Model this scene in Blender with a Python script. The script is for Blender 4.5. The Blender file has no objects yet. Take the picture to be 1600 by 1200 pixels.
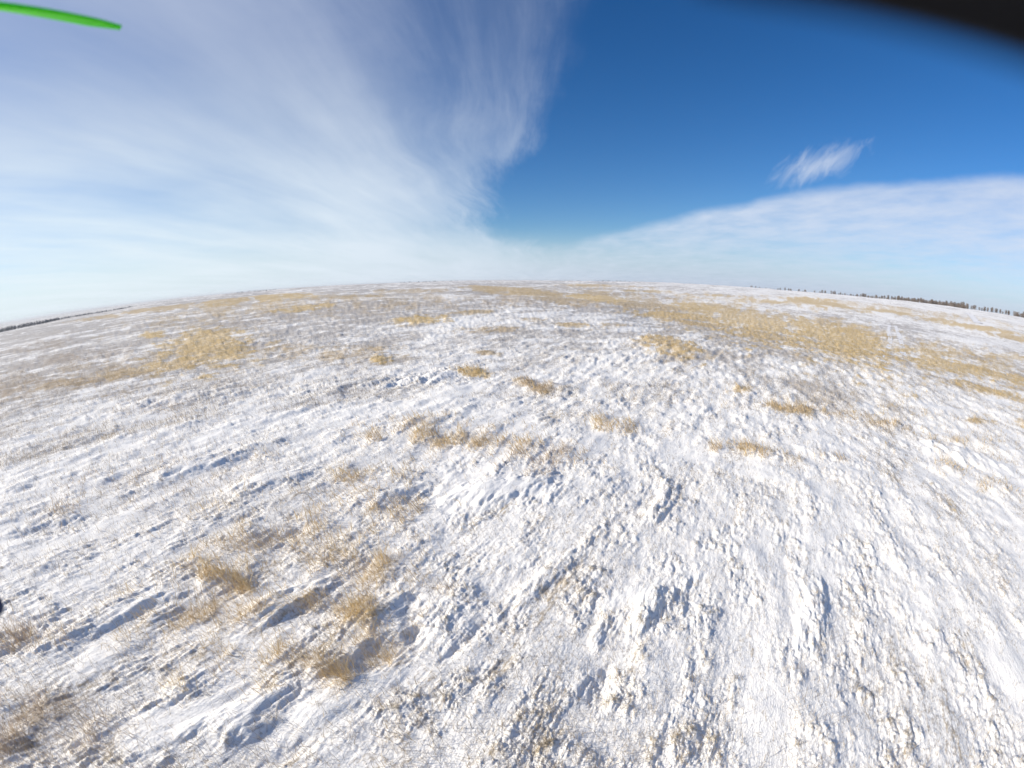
import bpy, math
import numpy as np

C = bpy.context.scene.collection
SC = bpy.context.scene
R = math.radians
H = 4.0                      # height of the camera above the snow
F = 748.0                    # lens: pixels (1600 wide) per radian
PITCH = R(12.3)

# ------------------------------------------------------------------ camera
cam_data = bpy.data.cameras.new('camera')
cam_data.type = 'PANO'
pc = cam_data if hasattr(cam_data, 'panorama_type') else cam_data.cycles
pc.panorama_type = 'FISHEYE_LENS_POLYNOMIAL'
cam_data.sensor_fit = 'HORIZONTAL'
cam_data.sensor_width = 36.0
cam_data.sensor_height = 27.0
pc.fisheye_fov = R(180)
pc.fisheye_polynomial_k0 = 0.0
pc.fisheye_polynomial_k1 = -(1600.0 / 36.0) / F
pc.fisheye_polynomial_k2 = 0.0
pc.fisheye_polynomial_k3 = 0.0
pc.fisheye_polynomial_k4 = 0.0
cam_data.lens = 2.8
cam_data.clip_start = 0.001
cam_data.clip_end = 60000
cam_data.dof.use_dof = True
cam_data.dof.focus_distance = 12.0
cam_data.dof.aperture_fstop = 2.8
cam = bpy.data.objects.new('camera', cam_data)
C.objects.link(cam)
cam.location = (0, 0, H)
cam.rotation_euler = (R(90) - PITCH, 0, 0)
SC.camera = cam

# ------------------------------------------------------------------ exposure, sun, sky
SC.view_settings.view_transform = 'Standard'
SC.view_settings.look = 'None'
SC.view_settings.exposure = 0.52
SC.view_settings.gamma = 1.0
SC.render.engine = 'CYCLES'
SC.cycles.use_denoising = True
SC.cycles.max_bounces = 5
SC.cycles.diffuse_bounces = 3

SUN_AZ, SUN_EL = -97.0, 22.0
sl = bpy.data.lights.new('sun', 'SUN')
sl.energy = 4.8
sl.angle = R(0.5)
sl.color = (1.0, 0.93, 0.81)
sun = bpy.data.objects.new('sun', sl)
C.objects.link(sun)
sun.rotation_euler = (R(90 - SUN_EL), 0, R(180 - SUN_AZ))
sun.location = (-60, -8, 30)


class NT:
    """small helper to write shader node trees"""
    def __init__(s, tree):
        s.t = tree
        for n in list(tree.nodes):
            tree.nodes.remove(n)

    def n(s, typ, ins=None, **kw):
        nd = s.t.nodes.new(typ)
        for k, v in kw.items():
            setattr(nd, k, v)
        for k, v in (ins or {}).items():
            s.put(nd.inputs[k], v)
        return nd

    def put(s, sock, v):
        if isinstance(v, bpy.types.NodeSocket):
            s.t.links.new(v, sock)
        else:
            sock.default_value = v

    def m(s, op, *a, clamp=False):
        nd = s.t.nodes.new('ShaderNodeMath')
        nd.operation = op
        nd.use_clamp = clamp
        for i, v in enumerate(a):
            s.put(nd.inputs[i], v)
        return nd.outputs[0]

    def ss(s, v, a, b, o0=0.0, o1=1.0):
        nd = s.n('ShaderNodeMapRange', interpolation_type='SMOOTHSTEP')
        for k, x in zip((0, 1, 2, 3, 4), (v, a, b, o0, o1)):
            s.put(nd.inputs[k], x)
        return nd.outputs[0]

    def mix(s, f, a, b):
        nd = s.n('ShaderNodeMix', data_type='RGBA')
        s.put(nd.inputs[0], f)
        s.put(nd.inputs[6], a)
        s.put(nd.inputs[7], b)
        return nd.outputs[2]

    def xyz(s, x, y, z=0.0):
        nd = s.n('ShaderNodeCombineXYZ')
        for i, v in enumerate((x, y, z)):
            s.put(nd.inputs[i], v)
        return nd.outputs[0]

    def noise(s, vec, scale=1.0, detail=4.0, rough=0.5, dist=0.0):
        nd = s.n('ShaderNodeTexNoise', {'Vector': vec, 'Scale': scale, 'Detail': detail, 'Roughness': rough, 'Distortion': dist})
        return nd.outputs['Fac']

    def curve(s, v, lo, hi, pts, olo, ohi):
        """piecewise linear map given as points (x, y)"""
        x = s.m('DIVIDE', s.m('SUBTRACT', v, lo), hi - lo, clamp=True)
        nd = s.n('ShaderNodeFloatCurve')
        cu = nd.mapping.curves[0]
        P = [((px - lo) / (hi - lo), (py - olo) / (ohi - olo)) for px, py in pts]
        while len(cu.points) < len(P):
            cu.points.new(0.5, 0.5)
        for q, (a, b) in zip(cu.points, P):
            q.location = (a, b)
            q.handle_type = 'AUTO_CLAMPED'
        nd.mapping.update()
        s.put(nd.inputs['Value'], x)
        return s.m('ADD', s.m('MULTIPLY', nd.outputs[0], ohi - olo), olo)


world = bpy.data.worlds.new('World')
SC.world = world
world.use_nodes = True
w = NT(world.node_tree)
sky = w.n('ShaderNodeTexSky', sky_type='NISHITA')
sky.sun_disc = False
sky.sun_elevation = R(SUN_EL)
sky.sun_rotation = R(SUN_AZ)
sky.altitude = 600
sky.air_density = 1.0
sky.dust_density = 0.1
sky.ozone_density = 4.0
tc = w.n('ShaderNodeTexCoord')
sep = w.n('ShaderNodeSeparateXYZ', {0: tc.outputs['Generated']})
dx, dy, dz = sep.outputs
az = w.m('MULTIPLY', w.m('ARCTAN2', dx, dy), 57.2958)
el = w.m('MULTIPLY', w.m('ARCSINE', dz), 57.2958)
den = w.m('ADD', w.m('MAXIMUM', dz, 0.0), 0.07)
px_ = w.m('DIVIDE', dx, den)
py_ = w.m('DIVIDE', dy, den)
# high cirrus lies in long bands running away from the viewer
ba = R(3.0)
across = w.m('SUBTRACT', w.m('MULTIPLY', px_, math.cos(ba)), w.m('MULTIPLY', py_, math.sin(ba)))
along = w.m('ADD', w.m('MULTIPLY', px_, math.sin(ba)), w.m('MULTIPLY', py_, math.cos(ba)))
warp = w.m('MULTIPLY', w.m('SUBTRACT', w.noise(w.xyz(across, w.m('MULTIPLY', along, 0.5), 4.0), 0.6, 2), 0.5), 0.9)
ac2 = w.m('ADD', across, warp)
n_band = w.noise(w.xyz(ac2, w.m('MULTIPLY', along, 0.26)), 1.0, 7, 0.55)
n_fine = w.noise(w.xyz(w.m('MULTIPLY', ac2, 1.0), w.m('MULTIPLY', along, 0.13), 7.0), 3.6, 8, 0.62, 0.0)
n_soft = w.noise(w.xyz(px_, py_, 12.0), 0.55, 3)
n_edge = w.m('SUBTRACT', w.noise(w.xyz(az, w.m('MULTIPLY', el, 1.6), 1.0), 0.10, 7, 0.6), 0.5)
n_puff = w.noise(w.xyz(across, w.m('MULTIPLY', along, 0.6), 11.0), 3.0, 6, 0.6)
# large veil on the left: its right-hand edge as azimuth over elevation
thr = w.curve(el, 0, 60, [(0, 14), (2.5, 9), (4.6, 3.5), (6, 0), (8.4, -2.0), (13.8, 0.5), (18.3, 4.0), (26, 8), (34, 9.5), (60, 14)], -10, 20)
wid = w.curve(el, 0, 60, [(0, 6), (6, 2.6), (14, 2.2), (26, 3.2), (60, 9)], 0, 10)
ml = w.ss(w.m('DIVIDE', w.m('ADD', w.m('SUBTRACT', thr, az), w.m('ADD', w.m('MULTIPLY', n_edge, 8.0), w.m('MULTIPLY', w.m('SUBTRACT', n_fine, 0.5), 12.0))), wid), -0.6, 2.2)
# the veil is thinner towards the top middle, thicker low and to the left
thin = w.ss(w.m('ADD', w.m('ADD', az, w.m('MULTIPLY', el, 0.75)), w.m('MULTIPLY', n_edge, 10.0)), -12.0, 14.0)
low = w.ss(el, 22.0, 1.0)
dl = w.m('ADD', 0.56, w.m('MULTIPLY', low, 0.20))
dl = w.m('ADD', dl, w.m('MULTIPLY', w.m('SUBTRACT', n_band, 0.47), 1.0))
dl = w.m('ADD', dl, w.m('MULTIPLY', w.m('SUBTRACT', n_soft, 0.5), 0.35))
dl = w.m('ADD', dl, w.m('MULTIPLY', w.m('SUBTRACT', n_fine, 0.5), 0.22))
n_w = w.noise(w.xyz(w.m('MULTIPLY', ac2, 1.0), w.m('MULTIPLY', along, 0.26), 33.0), 1.3, 5, 0.55, 0.0)
ridge = w.m('SUBTRACT', 1.0, w.m('MULTIPLY', w.m('ABSOLUTE', w.m('SUBTRACT', n_w, 0.5)), 9.0), clamp=True)
ridge = w.m('MULTIPLY', w.m('MULTIPLY', ridge, ridge), w.ss(n_band, 0.36, 0.62))
wisps = w.m('ADD', w.m('MULTIPLY', ridge, 0.16), w.m('MULTIPLY', w.ss(n_fine, 0.35, 0.8), 0.30))
wisps = w.m('ADD', wisps, 0.15)
dl = w.m('ADD', w.m('MULTIPLY', dl, w.m('SUBTRACT', 1.0, thin)), w.m('MULTIPLY', wisps, thin))
dl = w.m('MULTIPLY', w.m('MAXIMUM', dl, 0.0), ml)
# sheet on the right: its upper edge as elevation over azimuth
eth = w.curve(az, 0, 120, [(0, 2.5), (5, 4.2), (15, 7.3), (25, 9.8), (34, 12.0), (49, 13.9), (61, 14.9), (80, 15.5), (120, 12)], 0, 30)
mr = w.ss(w.m('ADD', w.m('SUBTRACT', eth, el), w.m('MULTIPLY', n_edge, 1.6)), -0.1, 1.5)
mr = w.m('MULTIPLY', mr, w.ss(az, 1.0, 9.0))
dr = w.m('ADD', w.m('MULTIPLY', w.ss(el, 1.5, 8.5), 0.40), 0.27)
dr = w.m('ADD', dr, w.m('MULTIPLY', w.m('SUBTRACT', n_puff, 0.5), 0.9))
dr = w.m('ADD', dr, w.m('MULTIPLY', w.m('SUBTRACT', n_band, 0.5), 0.5))
dr = w.m('MULTIPLY', w.m('MAXIMUM', dr, 0.05), mr)
# the small feathery wisp on the right
a0, e0 = w.m('SUBTRACT', az, 36.6), w.m('SUBTRACT', el, 14.7)
wa = R(22)
wu = w.m('ADD', w.m('MULTIPLY', a0, math.cos(wa)), w.m('MULTIPLY', e0, math.sin(wa)))
wv = w.m('SUBTRACT', w.m('MULTIPLY', e0, math.cos(wa)), w.m('MULTIPLY', a0, math.sin(wa)))
sa = R(48)
wacr = w.m('SUBTRACT', w.m('MULTIPLY', e0, math.cos(sa)), w.m('MULTIPLY', a0, math.sin(sa)))
walo = w.m('ADD', w.m('MULTIPLY', a0, math.cos(sa)), w.m('MULTIPLY', e0, math.sin(sa)))
wn = w.noise(w.xyz(wacr, w.m('MULTIPLY', walo, 0.32)), 0.8, 7, 0.6, 0.5)
wr = w.m('SQRT', w.m('ADD', w.m('POWER', w.m('ABSOLUTE', w.m('DIVIDE', wu, 6.2)), 2.0), w.m('POWER', w.m('ABSOLUTE', w.m('DIVIDE', wv, 1.9)), 2.0)))
wd = w.m('MULTIPLY', w.ss(w.m('ADD', wr, w.m('MULTIPLY', w.m('SUBTRACT', wn, 0.5), -1.9)), 1.15, -0.25), 0.70)
# combine
D = w.m('SUBTRACT', 1.0, w.m('MULTIPLY', w.m('MULTIPLY', w.m('SUBTRACT', 1.0, w.m('MINIMUM', dl, 0.92)), w.m('SUBTRACT', 1.0, w.m('MINIMUM', dr, 0.92))), w.m('SUBTRACT', 1.0, wd)))
hz = w.ss(el, 7.0, -0.5, 0.0, 0.90)
side = w.ss(az, 40.0, -60.0)
cloud = w.mix(side, (6.6, 7.3, 8.6, 1), (7.8, 8.8, 9.4, 1))
high = w.ss(el, 8.0, 32.0)
cloud = w.mix(high, cloud, (4.7, 5.4, 7.0, 1))
hsv = w.n('ShaderNodeHueSaturation', {'Hue': 0.507, 'Saturation': 1.25, 'Value': 1.16, 'Color': sky.outputs[0]})
skyc = w.mix(hz, hsv.outputs[0], w.mix(side, (4.2, 5.2, 7.2, 1), (5.9, 7.2, 8.0, 1)))
bg = w.n('ShaderNodeBackground', {'Color': w.mix(D, skyc, cloud), 'Strength': 0.073})
wo = w.n('ShaderNodeOutputWorld', {'Surface': bg.outputs[0]})
world.name = 'sky'

# ------------------------------------------------------------------ numpy noise
f32 = np.float32


def _hash(ix, iy, seed):
    h = (ix.astype(np.int64) * 374761393 + iy.astype(np.int64) * 668265263 + seed * 974634777) & 0xFFFFFFFF
    h = ((h ^ (h >> 13)) * 1274126177) & 0xFFFFFFFF
    h = ((h ^ (h >> 16)) * 2246822519) & 0xFFFFFFFF
    return ((h ^ (h >> 15)) & 0xFFFFFF).astype(f32) / f32(16777216.0)


def gn(x, y, seed=0):
    """gradient noise, about -0.7..0.7"""
    x0 = np.floor(x); y0 = np.floor(y)
    fx = (x - x0).astype(f32); fy = (y - y0).astype(f32)
    x0 = x0.astype(np.int64); y0 = y0.astype(np.int64)
    u = fx * fx * fx * (fx * (fx * 6 - 15) + 10)
    v = fy * fy * fy * (fy * (fy * 6 - 15) + 10)

    def g(i, j):
        a = _hash(x0 + i, y0 + j, seed) * f32(6.2831853)
        return np.cos(a) * (fx - i) + np.sin(a) * (fy - j)
    a = g(0, 0) * (1 - u) + g(1, 0) * u
    b = g(0, 1) * (1 - u) + g(1, 1) * u
    return a * (1 - v) + b * v


def fbm(x, y, seed=0, oct=4, gain=0.5):
    s = 0; a = 1.0
    for i in range(oct):
        s = s + a * gn(x, y, seed + i * 17)
        x = x * 2.03 + 5.1; y = y * 2.03 - 3.7; a *= gain
    return s


def sstep(x, a, b):
    t = np.clip((x - a) / (b - a), 0, 1)
    return t * t * (3 - 2 * t)


# ------------------------------------------------------------------ the lie of the land
AZN = np.array([-180, -110, -75, -61, -50, -42, -32, -20, -8, 0, 10, 18, 28, 38, 48, 60, 75, 110, 180.0])
RN = np.array([0, 15, 30, 60, 100, 160, 250, 400, 700, 1200, 2500, 6000, 30000.0])
ZT = np.array([
    [0, 0, 0, 0, 0, 0, 0, 0, 0, 0, 0, 0, 0],
    [0, 0, 0, 0, 0, -.5, -2, -5, -6, -8, -10, -14, -20],
    [0, 0, 0, 0, .3, .3, -.2, -5, -6, -8, -9, -12, -20],
    [0, 0, 0, .1, .5, 1.0, .2, -4.8, -5.6, -7, -8, -9, -10],
    [0, 0, 0, .2, .8, 1.6, 1.5, -2.5, -4.5, -5, -6, -6, -5],
    [0, 0, 0, .3, 1.2, 2.2, 2.8, 1.0, -2.0, -2, -2, -2, 0],
    [0, 0, 0, .4, 1.5, 2.5, 3.2, 3.4, 1.8, 2, 2, 2, 0],
    [0, 0, 0, .4, 1.6, 2.7, 3.5, 4.0, 3.6, 3, 3, 2, 0],
    [0, 0, 0, .3, 1.3, 2.6, 3.4, 3.9, 3.9, 3, 3, 2, 0],
    [0, 0, 0, .2, .9, 2.0, 3.1, 3.9, 4.2, 4, 3, 3, 0],
    [0, 0, 0, -.1, .4, 1.4, 2.8, 4.2, 5.2, 5, 3, 3, 0],
    [0, 0, .1, -.5, -.1, .9, 2.8, 4.9, 7.0, 6, 3, 3, 0],
    [0, 0, .1, -.6, -.2, .9, 2.9, 5.3, 7.0, 7, 4, 3, 0],
    [0, 0, .1, -.6, -.2, 1.0, 3.2, 6.2, 6.0, 5, 4, 3, 0],
    [0, 0, .1, -.5, .0, 1.3, 3.5, 7.3, 6.0, 5, 4, 3, 0],
    [0, 0, .0, -.4, .2, 1.6, 4.0, 8.0, 6.0, 5, 4, 3, 0],
    [0, 0, 0, -.2, .3, 1.6, 4.0, 8.0, 6.0, 5, 4, 3, 0],
    [0, 0, 0, 0, 0, 0, 0, 1, 2, 2, 2, 2, 0],
    [0, 0, 0, 0, 0, 0, 0, 0, 0, 0, 0, 0, 0]], dtype=float)


def _hseg(t):
    return t * t * (3 - 2 * t)


def macro(x, y):
    """large-scale height of the ground"""
    x = np.asarray(x, float); y = np.asarray(y, float)
    r = np.hypot(x, y); a = np.degrees(np.arctan2(x, y))
    ia = np.clip(np.searchsorted(AZN, a) - 1, 0, len(AZN) - 2)
    ta = _hseg(np.clip((a - AZN[ia]) / (AZN[ia + 1] - AZN[ia]), 0, 1))
    lr = np.log(r + 30); LR = np.log(RN + 30)
    ir = np.clip(np.searchsorted(LR, lr) - 1, 0, len(RN) - 2)
    tr = np.clip((lr - LR[ir]) / (LR[ir + 1] - LR[ir]), 0, 1)
    # linear in r with softened knees, smooth in azimuth
    tr = 0.5 * tr + 0.5 * _hseg(tr)
    z0 = ZT[ia, ir] * (1 - tr) + ZT[ia, ir + 1] * tr
    z1 = ZT[ia + 1, ir] * (1 - tr) + ZT[ia + 1, ir + 1] * tr
    z = z0 * (1 - ta) + z1 * ta
    k = sstep(r, 25, 120)
    z = z + k * (0.35 * fbm(x / 35, y / 35, 71, 3) + 0.12 * fbm(x / 9, y / 9, 75, 2)) * (1 + sstep(r, 150, 600) * 2.0)
    far = sstep(r, 1500, 5000)
    z = z + far * 22 * fbm(x / 2600, y / 2600, 81, 3)
    return z


def ray(px, py):
    u = (px - 800) / F; v = (600 - py) / F
    r = math.hypot(u, v); s = math.sin(r) / max(r, 1e-9)
    cx, cy, cz = u * s, v * s, math.cos(r)
    return np.array([cx, cz * math.cos(PITCH) + cy * math.sin(PITCH), cy * math.cos(PITCH) - cz * math.sin(PITCH)])


def ground_at(px, py, rmax=900.0):
    """where the sight line through a point of the photograph meets the land"""
    d = ray(px, py)
    hr = math.hypot(d[0], d[1])
    rs = np.geomspace(1.0, rmax, 700)
    xs = d[0] / hr * rs; ys = d[1] / hr * rs
    gap = (H + d[2] / hr * rs) - macro(xs, ys)
    k = np.argmax(gap < 0) if (gap < 0).any() else int(np.argmin(np.abs(gap[200:])) + 200)
    return np.array([xs[k], ys[k]])


WA = R(28.0)                       # the wind ran along this azimuth
wsx, wsy = math.sin(WA), math.cos(WA)


def wind_uv(x, y):
    return x * wsx + y * wsy, x * wsy - y * wsx


def lobes(u, v, lu, lv, seed, dens=1.0):
    """overlapping wind-cut tongues of crust: long tail, blunt head. returns height 0..1 and head-ness"""
    U = u / lu; V = v / lv
    iu = np.floor(U); iv = np.floor(V)
    best = np.zeros(U.shape, f32); head = np.zeros(U.shape, f32)
    for di in (-1, 0, 1):
        for dj in (-1, 0, 1):
            ci = iu + di; cj = iv + dj
            a = ci.astype(np.int64); b = cj.astype(np.int64)
            ox = _hash(a, b, seed); oy = _hash(a, b, seed + 1); am = _hash(a, b, seed + 2)
            du = (U - ci - ox) / (0.55 + 0.5 * _hash(a, b, seed + 3))
            dv = (V - cj - oy) / (0.45 + 0.4 * am)
            dv = dv + du * 0.35 * (oy - 0.5)
            # tail (du<0) falls slowly, head (du>0) steep
            q = np.where(du < 0, -du * 0.95, du * (1.8 + 2.2 * ox))
            wdt = 1.0 + 0.25 * np.clip(-du, 0, 1)
            s = 1.0 - q * q * 0.55 - q * 0.45 - (dv / wdt) ** 2 * 1.1
            s = np.maximum(s, 0) * (0.35 + 0.65 * am) * (am < dens)
            s = s.astype(f32)
            m = s > best
            head = np.where(m, np.exp(-((du - 0.05) * 4.0) ** 2).astype(f32) * s, head)
            best = np.maximum(best, s)
    return best, head


# ------------------------------------------------------------------ patches of dry grass, as ellipses lying on the ground
# centre x, y, half width, half height in the photograph, tilt, how thick it stands, tint (0 gold .. 1 brown-grey)
PATCH = [
    (900, 458, 200, 7, -5, .45, .4), (1140, 488, 200, 18, -9, .48, .1), (1320, 520, 110, 22, -13, .5, .1), (1500, 560, 120, 22, -12, .42, .15), (420, 474, 150, 8, 4, .40, .4), (1400, 484, 180, 5, -8, .35, .2), (620, 470, 120, 8, 2, .35, .5),
    (330, 930, 90, 45, 10, .26, .4), (500, 850, 100, 30, 10, .28, .4), (585, 920, 40, 60, 0, .34, .4), (450, 1040, 90, 20, 0, .28, .4), (720, 690, 110, 20, -3, .30, .6), (560, 785, 70, 22, 0, .26, .5), (200, 570, 130, 18, 5, .35, .7), (250, 760, 110, 22, 10, .14, .9),
    (320, 535, 58, 17, 8, .85, .1), (345, 548, 30, 14, 0, .95, .1), (268, 572, 46, 7, 6, .8, .2), (190, 585, 50, 6, 6, .7, .5), (110, 599, 60, 6, 8, .6, .7), (240, 523, 16, 4, 3, .7, .0),
    (540, 553, 80, 10, 0, .42, .5), (600, 562, 18, 4, 0, .7, .1), (455, 550, 45, 9, 3, .4, .5), (662, 499, 38, 4.5, 3, .95, .0), (740, 488, 28, 3, 4, .5, .4),
    (430, 464, 45, 3.5, 3, .8, .1), (480, 481, 38, 3, 6, .85, .1), (360, 470, 45, 3, 5, .6, .2), (250, 482, 60, 2.5, 6, .7, .4), (150, 497, 40, 2, 8, .6, .5), (560, 463, 50, 3, 2, .5, .4), (640, 455, 60, 3, 1, .45, .5),
    (400, 500, 80, 9, 3, .30, .9), (60, 540, 60, 8, 8, .35, 1.), (120, 560, 90, 10, 7, .35, 1.), (30, 600, 70, 16, 8, .4, .9),
    (760, 450, 40, 3, -5, .7, .3), (830, 457, 60, 5, -6, .75, .3), (800, 466, 60, 7, -4, .45, .8), (880, 467, 60, 5, -5, .6, .5), (930, 466, 60, 4.5, -6, .9, .0), (1010, 477, 45, 4.5, -5, .85, .4), (1090, 480, 50, 5, -7, .7, .0), (1060, 494, 70, 4, -5, .75, .1),
    (940, 447, 60, 2, -2, .5, .2), (1000, 455, 50, 2, -2, .5, .2),
    (1170, 500, 110, 17, -11, .62, .05), (1260, 515, 60, 16, -13, .65, .0), (1325, 530, 60, 18, -15, .90, .0), (1330, 547, 50, 7, -10, .95, .05), (1180, 522, 70, 4, -13, .75, .2), (1080, 505, 50, 3, -8, .7, .3), (1230, 536, 40, 4, -12, .6, .2),
    (1180, 470, 90, 3, -4, .5, .05), (1270, 471, 40, 5, -8, .65, .0), (1300, 476, 40, 3, -10, .7, .1), (1120, 462, 50, 2, -3, .5, .1), (1420, 491, 70, 2.5, -9, .6, .1), (1390, 487, 60, 2, -7, .6, .1), (1530, 512, 50, 3, -10, .75, .0), (1580, 528, 40, 3, -13, .7, .2),
    (1440, 550, 60, 5, -10, .6, .1), (1490, 572, 60, 8, -12, .9, .05), (1570, 590, 50, 6, -14, .8, .1), (1550, 612, 60, 5, -14, .7, .15), (1590, 560, 30, 6, -10, .4, .1), (1480, 600, 60, 5, -13, .35, .3),
    (1042, 538, 42, 9, -10, 1.0, .2), (1075, 548, 16, 5, -5, .9, .2), (740, 583, 26, 5, -3, .9, .1), (836, 606, 34, 7, -12, .65, .6), (762, 553, 18, 2.5, -3, .7, .5), (765, 515, 45, 4, 0, .42, .5), (892, 508, 22, 3, 0, .65, .3), (840, 500, 25, 3, 0, .4, .4), (940, 508, 30, 4, 0, .35, .2), (240, 640, 60, 9, 6, .25, .9),
    (640, 672, 45, 9, 12, .55, .5), (690, 688, 55, 9, -8, .60, .35), (790, 695, 50, 9, -6, .5, .5), (850, 715, 45, 14, 0, .38, .8), (945, 664, 28, 7, -8, .6, .4), (1190, 709, 34, 5, -14, .6, .4), (1122, 703, 10, 4, 0, .6, .6), (1235, 640, 34, 5, -6, .7, .4), (1160, 611, 13, 5, 0, .6, .3),
    (1310, 716, 22, 5, 0, .4, .6), (1385, 664, 20, 4, -5, .6, .5), (1525, 661, 22, 3, -2, .7, .3), (1590, 662, 20, 4, -5, .5, .3), (1500, 688, 35, 4, -6, .5, .5), (1490, 732, 20, 6, -10, .4, .3), (1555, 762, 22, 7, -25, .5, .4), (1320, 650, 35, 5, -5, .35, .5),
    (555, 748, 30, 8, 0, .45, .4), (640, 790, 25, 10, 0, .4, .5), (400, 850, 60, 10, 10, .35, .5), (345, 905, 50, 9, -15, .6, .3), (330, 955, 55, 16, -10, .42, .5), (540, 955, 60, 10, 0, .4, .35), (430, 1035, 55, 12, 0, .35, .3), (500, 1045, 45, 12, -10, .45, .4), (470, 865, 30, 6, -10, .4, .4),
    (35, 1000, 40, 14, 0, .5, .8), (70, 1130, 70, 25, -20, .3, .9), (30, 1170, 50, 20, 0, .35, .9), (185, 745, 50, 8, 6, .25, .9), (700, 925, 18, 6, -30, .4, .5), (590, 1025, 16, 6, 0, .35, .4),
]
# clumps that stand out one by one: the same numbers, then the words that point at each
CLUMP = [
    (1040, 536, 36, 7, -8, 1.0, .2, 'dense rust gold mat of grass alone on white snow below the golden field', 'grass patch'),
    (740, 582, 22, 4, -3, 1.0, .1, 'low golden grass clump on a small drift crest with a blue shadow beside it', 'grass clump'),
    (350, 788, 34, 9, 18, .8, .3, 'golden brown grass tuft leaning over a long blue hollow, left of centre', 'grass clump'),
    (535, 742, 24, 8, -8, .8, .3, 'short fan of straw grass, left one of the pair on the bright ridge', 'grass clump'),
    (615, 746, 22, 9, 5, .8, .3, 'upright straw tuft directly beside the darkest blue hollow in the middle of the snow', 'grass clump'),
    (592, 806, 26, 9, -8, .8, .4, 'straw tuft below the dark hollow, leaning left above a trampled looking drift', 'grass clump'),
    (492, 824, 26, 12, 0, .8, .3, 'tall pale upright stalks in a fan, tallest tuft of the left foreground', 'grass clump'),
    (585, 880, 22, 10, 0, 1.0, .15, 'thick ochre clump at the top of the long brown bank of grass', 'grass clump'),
    (568, 972, 24, 12, 12, 1.0, .1, 'golden grass clump at the lower end of the brown bank, over a wide blue shadow', 'grass clump'),
    (320, 880, 42, 7, -18, .8, .3, 'row of leaning dry stalks forming the upper edge of the left foreground grass', 'grass clump'),
    (282, 1074, 20, 7, 0, .9, .15, 'small orange brown tuft at the snowy foot of the left foreground grass', 'grass clump'),
    (30, 975, 26, 8, 0, .7, .8, 'grey brown tuft at the left edge of the picture above a deep blue hollow', 'grass clump'),
    (85, 801, 24, 5, -5, .8, .9, 'dull brown tuft at the head of the long blue furrow near the left edge', 'grass clump'),
    (416, 714, 20, 6, -5, .8, .4, 'small brown tuft above a smooth white drift left of centre', 'grass clump'),
    (1190, 710, 24, 4, -14, .75, .25, 'ochre streak of grass capping a bright lumpy drift right of centre', 'grass clump'),
    (1240, 641, 26, 4, -6, .8, .4, 'pale brown strip of grass on open snow between the ochre streak and the golden field', 'grass clump'),
]


# drifts (+) and wind-scooped hollows (-): centre, half sizes, tilt in the photograph, height in metres
DRIFT = [(655, 770, 34, 9, 18, -.16), (600, 775, 50, 10, 10, .08), (440, 838, 40, 8, 18, -.12), (390, 806, 26, 6, 20, -.10), (80, 828, 75, 8, 14, -.12), (300, 730, 60, 8, 12, .08),
         (590, 1025, 60, 22, 30, -.16), (400, 1120, 110, 22, 25, .07), (480, 1090, 60, 16, 25, -.10), (640, 955, 20, 30, -20, -.10), (30, 1010, 50, 14, 20, -.12), (460, 940, 70, 18, 25, .08),
         (1010, 790, 20, 9, 30, -.08), (1040, 775, 26, 12, 60, .08), (935, 1085, 20, 30, -20, -.10), (740, 590, 34, 6, 5, -.14), (690, 588, 45, 7, 8, .12), (720, 1010, 40, 10, 40, -.08),
         (790, 770, 80, 16, 8, .07), (420, 755, 60, 10, 14, .08), (660, 665, 50, 8, 8, .06), (1500, 710, 60, 8, -20, .08), (180, 960, 80, 20, 20, .07), (370, 920, 30, 10, 25, -.08),
         (1020, 950, 60, 16, 30, .08), (1270, 960, 20, 40, -5, .06), (860, 900, 60, 14, 40, .05), (530, 870, 20, 8, 20, -.08), (460, 1180, 40, 14, 30, -.08), (970, 560, 60, 6, 0, .08), (570, 600, 80, 6, 5, .10), (300, 620, 90, 7, 8, .09)]


def ellipse(cx, cy, rx, ry, tilt):
    c = ground_at(cx, cy)
    t = R(tilt)
    ax = ground_at(cx + rx * math.cos(t), cy - rx * math.sin(t)) - c
    bx = (ground_at(cx + ry * math.sin(t), cy + ry * math.cos(t)) - ground_at(cx - ry * math.sin(t), cy - ry * math.cos(t))) * 0.5
    # keep it a sane shape
    lim = 0.45 * np.linalg.norm(c)
    for v in (ax, bx):
        n = np.linalg.norm(v)
        if n > lim:
            v *= lim / n
    M = np.array([[ax[0], bx[0]], [ax[1], bx[1]]])
    if abs(np.linalg.det(M)) < 1e-4:
        M = np.eye(2) * 0.3
    return c, np.linalg.inv(M), M


PE = [ellipse(p[0], p[1], p[2] * (1.8 if p[1] > 640 else 1.35), p[3] * (1.9 if p[1] > 640 else 1.5), p[4]) + (min(1.1, p[5] * (1.25 if p[1] > 640 else 1.5)), p[6]) for p in PATCH]
CE = [ellipse(p[0], p[1], p[2] * 1.4, p[3] * 1.5, p[4]) + (p[5] * .8, p[6]) for p in CLUMP]
DE = [ellipse(*p[:5]) + (p[5],) for p in DRIFT]


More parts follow.
